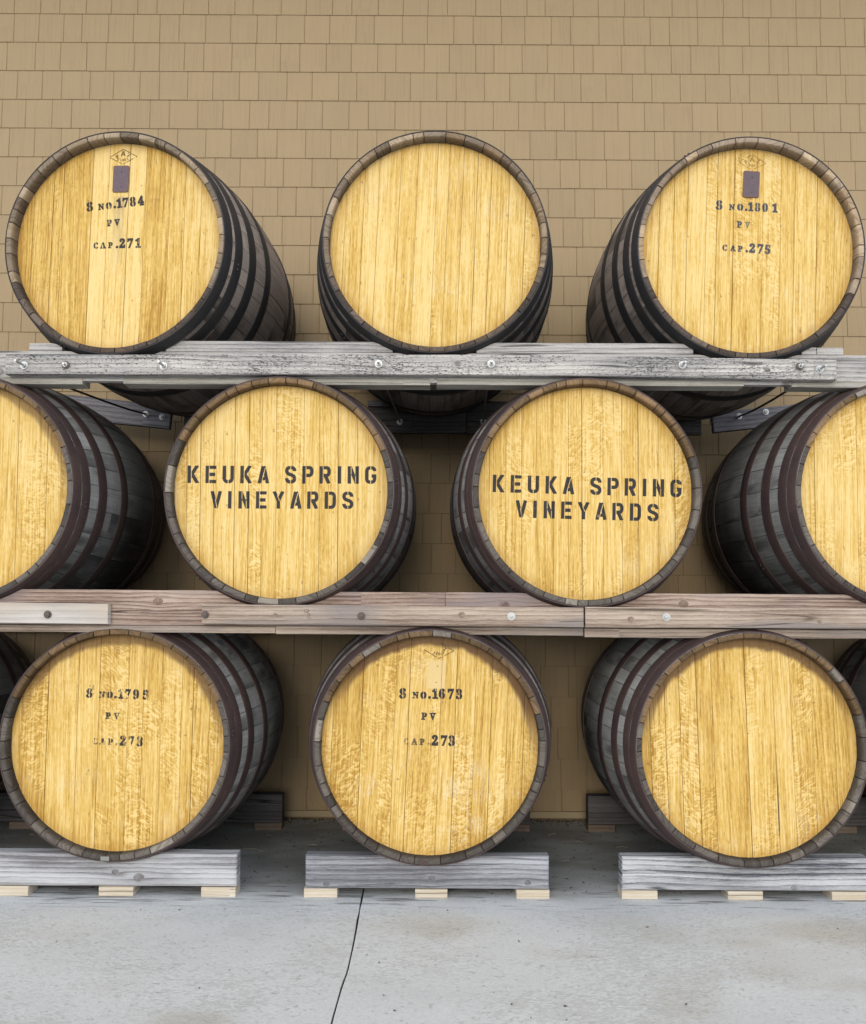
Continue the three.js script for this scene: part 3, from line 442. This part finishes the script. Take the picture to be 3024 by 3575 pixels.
makeBarrel('M2', 'right one of the two barrels lettered KEUKA SPRING VINEYARDS', GM, { seed: 16, spin: 0, black: 1,
  head: { shift: [0.009, 0.0065], boards: seams([-8, 78, 212, 338, 460, 590, 712, 820, 990, 1140, 1272, 1430, 1560, 1695], -8, 1695), tones: [0.1, -0.3, 0.1, 0.05, -0.05, 0.2, 0.0, 0.1, 0.35, -0.25, 0.05, -0.1, -0.15], flaky: 0.5, bloom: 0.3, wear: 0.03, gold: 0.48, draw: keuka(-0.399, -0.0047, -0.302, -0.112, -1.25 * deg, 1.0) } });
makeBarrel('M3', 'barrel cut off by the right edge, rusty hoops and dark side, in the middle row', GM, { seed: 17, spin: 0, head: { boards: seams([1380, 1480, 1590, 1725, 1850, 1990, 2100, 2230, 2360, 2480, 2600], 1380, 2600), tones: [-0.1, 0.2, 0.25], flaky: 0.8, bloom: 0.3, gold: 0.5 } });
makeBarrel('B1', 'barrel with faded stencil 1795 on its golden head, left in the bottom row', GB, { seed: 18, spin: -0.6 * deg, tag: [-0.02, -0.4665, 1], black: 0.85,
  head: { shift: [-0.0187, -0.0085], boards: seams([40, 92, 240, 410, 530, 695, 780, 885, 1000, 1065, 1160, 1255], 40, 1255), tones: [-0.1, -0.4, 0.2, 0.25, -0.15, 0.1, 0.05, 0.15, 0.1, 0, -0.1], flaky: 0.8, bloom: 0.3, gold: 0.85, topStain: 0.75, stainSide: 1, wear: 0.27, brandColor: [0.3, 0.17, 0.05],
    draw: (x) => { serif(x, [['S', 0, .035], ['N', .054, .024], ['o', .086, .033], ['.', .117, .033], ['1', .134, .037], ['7', .1617, .037], ['9', .1974, .037], ['5', .238, .037]], -.124, .195, -1 * deg); serif(x, [['P', 0, .026], ['V', .035, .025, .8]], -.0387, .1057, 0); serif(x, [['C', 0, .024], ['A', .03, .024], ['P', .065, .024], ['.', .096, .033], ['2', .1146, .037], ['7', .1503, .037], ['3', .186, .037]], -.09, 0, -1.5 * deg); },
    brand: (x) => diamond(x, .0143, .4124, .062, .0345, -1 * deg, 127, .55) } });
makeBarrel('B2', 'barrel stencilled 1673 with a pale patch where a plate was, above the middle timber', GB, { seed: 19, spin: -2 * deg, tag: [-0.008, -0.4665, 0], black: 0.85,
  head: { shift: [0, -0.0085], boards: seams([205, 265, 435, 628, 710, 895, 985, 1100, 1195, 1290, 1390, 1478], 205, 1478), tones: [0.15, -0.6, -0.1, 0.25, 0.15, 0.1, 0.05, -0.15, 0.3, -0.2, -0.15], flaky: 0.55, bloom: 0.75, gold: 0.85, topStain: 0.9, stainSide: 1.4, wear: 0.13,
    draw: (x) => { serif(x, [['S', 0, .038], ['N', .0548, .0245], ['o', .0874, .033], ['.', .1196, .034], ['1', .1364, .038], ['6', .164, .038], ['7', .2017, .038], ['3', .2369, .038]], -.135, .198, 1.6 * deg); serif(x, [['P', 0, .027], ['V', .0347, .026]], -.0389, .1128, 1.6 * deg); serif(x, [['C', 0, .024, .45], ['A', .0327, .024, .75], ['P', .0666, .024, .8], ['.', .1, .034], ['2', .1173, .039], ['7', .1543, .039], ['3', .187, .039]], -.1093, .0073, 0.8 * deg); },
    brand: (x) => diamond(x, .0231, .402, .062, .034, 0, 4 + 8 + 2 + 64),
    extra: (c, X, Y) => { const m = sst(0.039, 0.034, Math.abs(X - 0.0176)) * sst(0.062, 0.057, Math.abs(Y - 0.302)); c = lerp3(c, [0.66, 0.50, 0.24], m * 0.85); const h = sst(0.0035, 0.002, Math.hypot(X - 0.02, Y - 0.336)) + sst(0.0035, 0.002, Math.hypot(X - 0.016, Y - 0.268)); return lerp3(c, [0.08, 0.05, 0.03], clamp(h) * 0.8); } } });
makeBarrel('B3', 'barrel with an unmarked golden head and a dark split, right in the bottom row', GB, { seed: 20, spin: 1.8 * deg, black: 0.85,
  head: { boards: seams([462, 525, 615, 700, 800, 890, 1085, 1245, 1345, 1465, 1590, 1712], 462, 1712), tones: [0.05, -0.15, 0.15, 0.25, -0.2, -0.2, 0.3, 0.35, -0.3, -0.1, 0.1], flaky: 0.5, bloom: 0.4, gold: 0.8, topStain: 0.85, stainSide: -0.6,
    extra: (c, X, Y) => { const d = Math.abs(X - (0.1135)), m = sst(0.005, 0.001, d) * sst(0.02, -0.25, Y) * sst(-0.40, -0.33, Y); return lerp3(c, [0.05, 0.045, 0.045], m * 0.85); } } });
makeBarrel('B0', 'dark barrel side at the far left edge of the bottom row', GB, { seed: 21, black: 1.15 });
makeBarrel('B4', 'dark barrel side at the far right edge of the bottom row', GB, { seed: 22, black: 1.15 });

// ------------------------------------------------------------------ racks
// front rack boards stand at z 1.28 .. 1.40; F() brings a measurement taken at 3.66 m out to the true distance
const F = (x, y) => [x * 0.9837, 1.235 + (y - 1.235) * 0.9837];
const scoopTop = (keys, zb, zf, base) => (x) => { let y = typeof base === 'function' ? base(x) : base; for (const k of keys) { const b = BAR[k], R = prof(Math.max(0, b.z - zf)) + 0.0048, d = R * R - (x - b.x) ** 2; if (d > 0) y = Math.min(y, b.y - Math.sqrt(d)); } return y; };
const scoopBot = (keys, zb, zf, base) => (x) => { let y = base; for (const k of keys) { const b = BAR[k], R = 0.477, d = R * R - (x - b.x) ** 2; if (d > 0) y = Math.max(y, b.y + Math.sqrt(d)); } return y; };
const washerGeo = new THREE.CylinderGeometry(0.0165, 0.0165, 0.003, 20).rotateX(Math.PI / 2), nutGeo = new THREE.CylinderGeometry(0.0105, 0.0105, 0.01, 6).rotateX(Math.PI / 2), stubGeo = (l) => new THREE.CylinderGeometry(0.0052, 0.0052, l, 10).rotateX(Math.PI / 2);
const domeGeo = new THREE.SphereGeometry(0.011, 14, 6, 0, Math.PI * 2, 0, Math.PI / 2).rotateX(Math.PI / 2);
function bolt(parent, x, y, z, kind, len = 0.06) {
  const m = kind === 'old' ? mOldBolt : mZinc, w = part('bolt', washerGeo, kind === 'stud' || kind === 'zinc' ? mZinc : mOldBolt, parent); w.position.set(x, y, z + 0.0015);
  const n = part('nut', nutGeo, m, w); n.position.z = 0.006; n.rotation.z = x * 9;
  if (kind === 'stud' || kind === 'short') { const l = kind === 'stud' ? len : 0.02, s = part('stud', stubGeo(l), mZinc, w); s.position.z = 0.008 + l / 2; } else { const d = part('bolt_head', domeGeo, m, w); d.position.z = 0.0065; d.scale.set(0.8, 0.8, 0.6); }
}
function tube(pts, r, seg = 28) { return new THREE.TubeGeometry(new THREE.CatmullRomCurve3(pts.map((p) => new THREE.Vector3(...p))), seg, r, 8); }
{
  const top = thing('barrel_rack', 'grey weathered plank rack with tie rods carrying the top row of barrels', 'rack', 'plank racks between barrel rows');
  const T = ['T1', 'T2', 'T3'], M = ['M0', 'M1', 'M2', 'M3'];
  const yTop = (x) => F(0, 2.284)[1] + 0.006 * sst(-1.6, 0, x) - 0.012 * sst(0.5, 1.7, x);
  const fp = part('front_plank', board(-1.802, 1.693, (x) => yTop(x) - 0.0865, yTop, 1.36, 1.40, { seed: 3, bevel: 0.004, du: 1.9, dv: -2.165 }), mTop, top, 'long grey front plank with zinc bolts');
  for (const [x, y, k, l] of [[-1.751, 2.233, 'stud', 0.07], [-1.572, 2.235, 'short'], [-1.155, 2.234, 'stud', 0.06], [-0.237, 2.248, 'stud', 0.035], [0.244, 2.251, 'stud', 0.035], [1.061, 2.251, 'stud', 0.04], [1.562, 2.247, 'short'], [1.647, 2.236, 'stud', 0.05]]) { const q = F(x, y); bolt(fp, q[0], q[1], 1.40, k, l); }
  const y26 = F(0, 2.309)[1];
  part('inner_plank', board(-2.6, 0.05, scoopBot(M, 1.322, 1.36, F(0, 2.178)[1]), scoopTop(T, 1.322, 1.36, y26), 1.322, 1.3585, { seed: 4, du: 2.6, dv: -2.1 }), mTopBack, top);
  part('inner_plank', board(0.055, 2.6, scoopBot(M, 1.322, 1.36, F(0, 2.178)[1]), scoopTop(T, 1.322, 1.36, y26), 1.322, 1.3585, { seed: 5, du: 0.4, dv: -2.1 }), mTopBack, top);
  const yc = F(0, 2.344)[1], yc2 = F(0, 2.357)[1];
  const chock = (x0, x1, y0, y1, s) => part('chock', board(x0, x1, y0, scoopTop(T, 1.318, 1.36, y1), 1.318, 1.357, { seed: s, du: s * 0.37, dv: -2.2 + (s % 3) * 0.03 }), mTopBack, top);
  chock(-1.725, -1.45, y26 + 0.001, yc, 6); chock(-1.24, -0.0, y26 + 0.001, yc2, 7); chock(0.004, 1.3, y26 + 0.001, yc2, 8); chock(1.45, 1.628, y26 + 0.001, yc, 9); chock(1.63, 1.744, y26 + 0.001, yc - 0.001, 10);
  const yl = F(0, 2.198)[1], low = (x0, x1, y, s) => part('spacer_board', board(F(x0, 0)[0], F(x1, 0)[0], scoopBot(M, 1.275, 1.36, y - 0.031), y - 0.0015, 1.275, 1.361, { seed: s, du: s * 0.61, dv: -2.0 - (s % 3) * 0.03 }), mTopLow, top);
  low(-2.4, -1.516, yl - 0.004, 12); low(-1.341, -0.019, yl, 13); low(0.012, 1.338, yl + 0.003, 14); low(1.544, 2.4, yl, 15);
  // rear side: short sagging beams by the wall and the rods that tie front to back
  const rear = (x0, x1, y0, y1, tilt, s, m = mRearBeam, zf = 0.25) => { const w = x1 - x0, b = part('rear_beam', board(-w / 2, w / 2, -(y1 - y0) / 2, (y1 - y0) / 2, -0.038, 0, { seed: s, du: s * 0.4, dv: 0.1 }), m, top); b.position.set((x0 + x1) / 2, (y0 + y1) / 2, zf); b.rotation.z = tilt; return b; };
  const rl = rear(-2.55, -1.452, 2.235, 2.365, -0.10, 20), rr2 = rear(1.54, 2.6, 2.235, 2.345, 0.11, 21);
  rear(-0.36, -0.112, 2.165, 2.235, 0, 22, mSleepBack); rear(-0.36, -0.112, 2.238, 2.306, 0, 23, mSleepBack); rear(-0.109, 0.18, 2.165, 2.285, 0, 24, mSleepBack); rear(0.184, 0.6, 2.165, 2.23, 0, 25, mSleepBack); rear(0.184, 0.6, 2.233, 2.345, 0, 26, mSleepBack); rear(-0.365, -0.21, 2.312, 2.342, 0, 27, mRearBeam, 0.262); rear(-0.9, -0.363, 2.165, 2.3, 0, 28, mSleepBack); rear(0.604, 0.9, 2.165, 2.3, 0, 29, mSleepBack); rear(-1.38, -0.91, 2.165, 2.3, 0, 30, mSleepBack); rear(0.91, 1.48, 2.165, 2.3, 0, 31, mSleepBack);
  const rod = (x0, y0, x1, y1, sag, m) => { const a = F(x0, y0); part('tie_rod', tube([[a[0], a[1], 1.34], [a[0], a[1] - 0.005, 1.26], [a[0] + (x1 - a[0]) * 0.5, a[1] + (y1 - a[1]) * 0.5 + sag, 0.78], [a[0] + (x1 - a[0]) * 0.86, a[1] + (y1 - a[1]) * 0.86 + sag * 0.7, 0.42], [x1, y1, 0.25]], 0.0055), m, top); bolt(top, x1, y1, 0.2505, 'zinc'); };
  rod(-1.751, 2.233, -1.592, 2.262, -0.015, mRod); rod(-1.155, 2.234, -1.05, 2.24, -0.02, mRodGrey); rod(-0.237, 2.248, -0.187, 2.226, 0.0, mRodGrey); rod(0.244, 2.251, 0.273, 2.229, 0.01, mRodGrey); rod(1.061, 2.251, 1.0, 2.24, -0.02, mRodGrey); rod(1.647, 2.236, 1.688, 2.268, -0.015, mRod);
  bolt(top, -1.502, 2.246, 0.2505, 'zinc'); bolt(top, 1.836, 2.293, 0.2505, 'zinc');
}
{
  const mid = thing('barrel_rack', 'brown weathered plank rack below the lettered barrels, over the bottom row', 'rack', 'plank racks between barrel rows');
  const M = ['M0', 'M1', 'M2', 'M3'], B = ['B0', 'B1', 'B2', 'B3', 'B4'];
  const P = (x0, x1, yb0, yb1, h, m, s, lab, du, dv) => part('front_plank', board(F(x0, 0)[0], F(x1, 0)[0], (x) => F(0, yb0 + (yb1 - yb0) * (x - x0) / (x1 - x0))[1], (x) => F(0, yb0 + (yb1 - yb0) * (x - x0) / (x1 - x0) + h)[1], 1.362, 1.40, { seed: s, bevel: 0.0035, du, dv }), m, mid, lab);
  const p1 = P(-2.5, -1.3665, 1.139, 1.133, 0.086, mMidPale, 33, 'pale grey front plank at the left end', 2.6, -1.12), p2 = P(-0.972, 0.632, 1.136, 1.131, 0.083, mMid, 34, 'brown front plank with a big knot and a burnt-in grade mark', 1.0, -1.125), p3 = P(0.642, 2.5, 1.130, 1.131, 0.086, mMid, 35, 'brown front plank with a split left end', 0.3, -1.11);
  for (const [p, x, y, k] of [[p1, -1.619, 1.172, 'old'], [p2, -0.957, 1.175, 'old'], [p2, -0.3, 1.173, 'old'], [p2, 0.331, 1.175, 'zinc'], [p3, 0.983, 1.176, 'zinc'], [p3, 2.0, 1.175, 'zinc']]) { const q = F(x, y); bolt(p, q[0], q[1], 1.40, k); }
  const y1 = F(0, 1.279)[1], y2 = F(0, 1.274)[1], yb = F(0, 1.128)[1];
  part('inner_plank', board(-2.6, 0.05, scoopBot(B, 1.322, 1.36, yb), scoopTop(M, 1.322, 1.36, (x) => y1 + (y2 - y1) * sst(-1.5, 0, x)), 1.322, 1.3605, { seed: 36, du: 2.7, dv: -1.1 }), mMidBack, mid);
  part('inner_plank', board(0.054, 2.6, scoopBot(B, 1.322, 1.36, yb), scoopTop(M, 1.322, 1.36, y2 + 0.001), 1.322, 1.3605, { seed: 37, du: 0.5, dv: -1.1 }), mMidBack, mid);
  const low = (x0, x1, yb0, yt, s) => part('spacer_board', board(F(x0, 0)[0], F(x1, 0)[0], scoopBot(B, 1.275, 1.36, F(0, yb0)[1]), F(0, yt)[1] - 0.0015, 1.275, 1.362, { seed: s, du: s * 0.61, dv: -1.0 - (s % 3) * 0.03 }), mMidLow, mid);
  low(-2.5, -0.6705, 1.097, 1.128, 40); low(-0.6665, 0.637, 1.094, 1.129, 41); low(0.6455, 2.5, 1.087, 1.127, 42);
  // burnt-in grade stamp on the middle plank
  const c = document.createElement('canvas'); c.width = c.height = 128; const x = c.getContext('2d'); x.fillStyle = '#fff'; x.fillRect(0, 0, 128, 128);
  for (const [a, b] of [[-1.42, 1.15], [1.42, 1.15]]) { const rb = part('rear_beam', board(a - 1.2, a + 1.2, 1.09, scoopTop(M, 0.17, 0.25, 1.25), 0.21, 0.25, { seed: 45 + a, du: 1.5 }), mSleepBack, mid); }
  const stamp = (pts, w = 0.0014) => { const P2 = pts.map(([u, v]) => [F(-0.53 + u, 0)[0], F(0, 1.174 + v)[1]]); const gs = []; for (let i = 1; i < P2.length; i++) { const [ax, ay] = P2[i - 1], [bx, by] = P2[i], l = Math.hypot(bx - ax, by - ay), g = new THREE.BoxGeometry(l + w, w, 0.0006); g.rotateZ(Math.atan2(by - ay, bx - ax)); g.translate((ax + bx) / 2, (ay + by) / 2, 1.4002); gs.push(g); } return gs; };
  const S = [[[-.004, .024], [.006, .026], [.009, .016], [-.002, .014]], [[-.003, .017], [-.001, .011], [.004, .012], [.005, .018]], [[.004, .009], [.011, .009], [.013, .003], [.003, .003]], [[-.013, .021], [-.008, .024]], [[-.012, .016], [-.007, .017]], [[-.010, .012], [-.006, .014]], [[.001, -.003], [.002, -.007], [.005, -.006]], [[.010, -.001], [.014, -.004]], [[.006, -.010], [.009, -.007]], [[.004, -.013], [.008, -.014]], [[.013, -.008], [.016, -.010]], [[.015, -.013], [.019, -.013]]];
  part('grade_mark', mergeGeometries(S.flatMap((s) => stamp(s))), std({ color: new THREE.Color(0.13, 0.055, 0.025), roughness: 0.95 }), p2);
}
// ------------------------------------------------------------------ floor timbers
{
  const spec = [
    ['floor timber with a double knot under the barrel with the faded stencil', -2.02, -0.812, 0.0405, 0.178, 0, [[-2.0, -1.681], [-1.387, -1.243], [-0.96, -0.816]], 'B1'],
    ['blue-grey floor timber with small knots under the barrel with the pale patch', -0.527, 0.493, 0.0365, 0.173, 1, [[-0.531, -0.392], [-0.067, 0.068], [0.356, 0.494]], 'B2'],
    ['dark-grained floor timber under the barrel with the dark split', 0.796, 1.83, 0.0355, 0.173, 2, [[0.796, 0.945], [1.2385, 1.3845], [1.672, 1.83]], 'B3'],
  ];
  for (const [label, x0, x1, y0, y1, m, feet, bk] of spec) {
    const t = thing('floor_timber', label, 'timber', 'floor timbers under the bottom row', [0, 0, 0]);
    part('beam', board(x0, x1, y0, scoopTop([bk], 1.235, 1.315, y1), 1.235, 1.31, { seed: 60 + m, bevel: 0.011, wobble: 0.002, du: -x0, dv: 0.0 }), mSleep[m], t);
    feet.forEach(([a, b], i) => part('foot_block', board(a, b, 0.0, y0 - 0.0005, 1.22, 1.311, { seed: 70 + m * 5 + i, bevel: 0.0025, du: i * 0.17 + m * 0.11, dv: i * 0.03 }), mPine, t));
  }
  const back = [['dark rear timber by the wall, left', -1.75, -0.806, 'B1'], ['dark rear timber by the wall behind the middle bottom barrel', -0.48, 0.532, 'B2'], ['dark rear timber by the wall, right', 0.845, 1.85, 'B3'], ['dark rear timber at the far left edge behind the barrels', -2.9, -2.13, 'B0'], ['dark rear timber at the far right edge behind the barrels', 2.15, 2.95, 'B4']];
  const txt = ['dark floor timber by the wall behind the left bottom barrel', 'dark floor timber by the wall behind the middle bottom barrel', 'dark floor timber by the wall behind the right bottom barrel', 'dark floor timber by the wall at the far left edge', 'dark floor timber by the wall at the far right edge'];
  back.forEach(([, x0, x1, bk], i) => {
    const t = thing('floor_timber', txt[i], 'timber', 'floor timbers under the bottom row', [0, 0, 0]);
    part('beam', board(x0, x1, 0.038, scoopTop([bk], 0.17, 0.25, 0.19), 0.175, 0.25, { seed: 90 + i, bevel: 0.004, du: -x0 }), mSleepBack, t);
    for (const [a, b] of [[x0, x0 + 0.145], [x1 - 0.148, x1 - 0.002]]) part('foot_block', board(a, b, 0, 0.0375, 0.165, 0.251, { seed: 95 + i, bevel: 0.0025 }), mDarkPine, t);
  });
}
// ------------------------------------------------------------------ litter along the wall and on the floor
{
  const r = rng(404), N = 2600, geo = new THREE.TetrahedronGeometry(0.006, 0); geo.scale(1.1, 0.5, 0.7);
  const im = new THREE.InstancedMesh(geo, std({ color: new THREE.Color(0.9, 0.9, 0.9), roughness: 1 }), N), M4 = new THREE.Matrix4(), q = new THREE.Quaternion(), e = new THREE.Euler(), c = new THREE.Color();
  for (let i = 0; i < N; i++) {
    const wall = r() < 0.8, x = (r() - 0.5) * 5, z = wall ? 0.012 + 0.13 * r() * r() * (0.5 + n2(x * 4, 7)) : r() < 0.14 ? 1.35 + r() * 1.1 : 0.1 + r() * 1.15; const pile = wall ? 0.012 * Math.exp(-z / 0.05) * n2(x * 5, 3.3) : 0, s = wall ? 0.4 + r() * 1.1 : 0.2 + r() * r() * 1.2;
    e.set(r() * 6, r() * 6, r() * 6); q.setFromEuler(e); M4.compose(new THREE.Vector3(x, 0.002 + pile * r(), z), q, new THREE.Vector3(s * (0.6 + r()), s, s)); im.setMatrixAt(i, M4);
    const k = 0.5 + r(); c.setRGB(0.10 * k, 0.075 * k, 0.05 * k); im.setColorAt(i, c);
  }
  im.name = 'dead_leaf_litter'; im.userData = { label: 'brown dead leaf litter and dirt along the foot of the wall', category: 'litter', kind: 'stuff' }; im.castShadow = im.receiveShadow = true; scene.add(im);
  const mStraw = std({ color: new THREE.Color(0.36, 0.31, 0.2) }), straws = [];
  const add = (x, y, z, x2, y2, z2) => straws.push(tube([[x, y, z], [(x + x2) / 2 + 0.004, (y + y2) / 2 + 0.004, (z + z2) / 2], [x2, y2, z2]], 0.0011, 6));
  add(-0.865, 0.03, 0.262, -0.872, 0.003, 0.34); add(-0.93, 0.003, 0.62, -0.86, 0.004, 0.63); add(-0.85, 0.003, 0.66, -0.82, 0.005, 0.67); add(0.62, 0.003, 0.8, 0.66, 0.003, 0.78); add(0.93, 0.003, 0.55, 0.99, 0.004, 0.56); add(-1.03, 0.003, 0.42, -1.05, 0.003, 0.5);
  for (let i = 0; i < 26; i++) { const x = (r() - 0.5) * 4.6, z = 0.05 + r() * 0.5, a = r() * 6.3, l = 0.02 + r() * 0.04; add(x, 0.003, z, x + Math.cos(a) * l, 0.003 + r() * 0.01, z + Math.sin(a) * l * 0.6); }
  const sm = new THREE.Mesh(mergeGeometries(straws), mStraw); sm.name = 'dry_grass_stalks'; sm.userData = { label: 'loose dry grass stalks on the floor behind the barrels', category: 'litter', kind: 'stuff' }; scene.add(sm);
}
scene.traverse((o) => { delete o.userData.names; });
renderer.render(scene, camera);
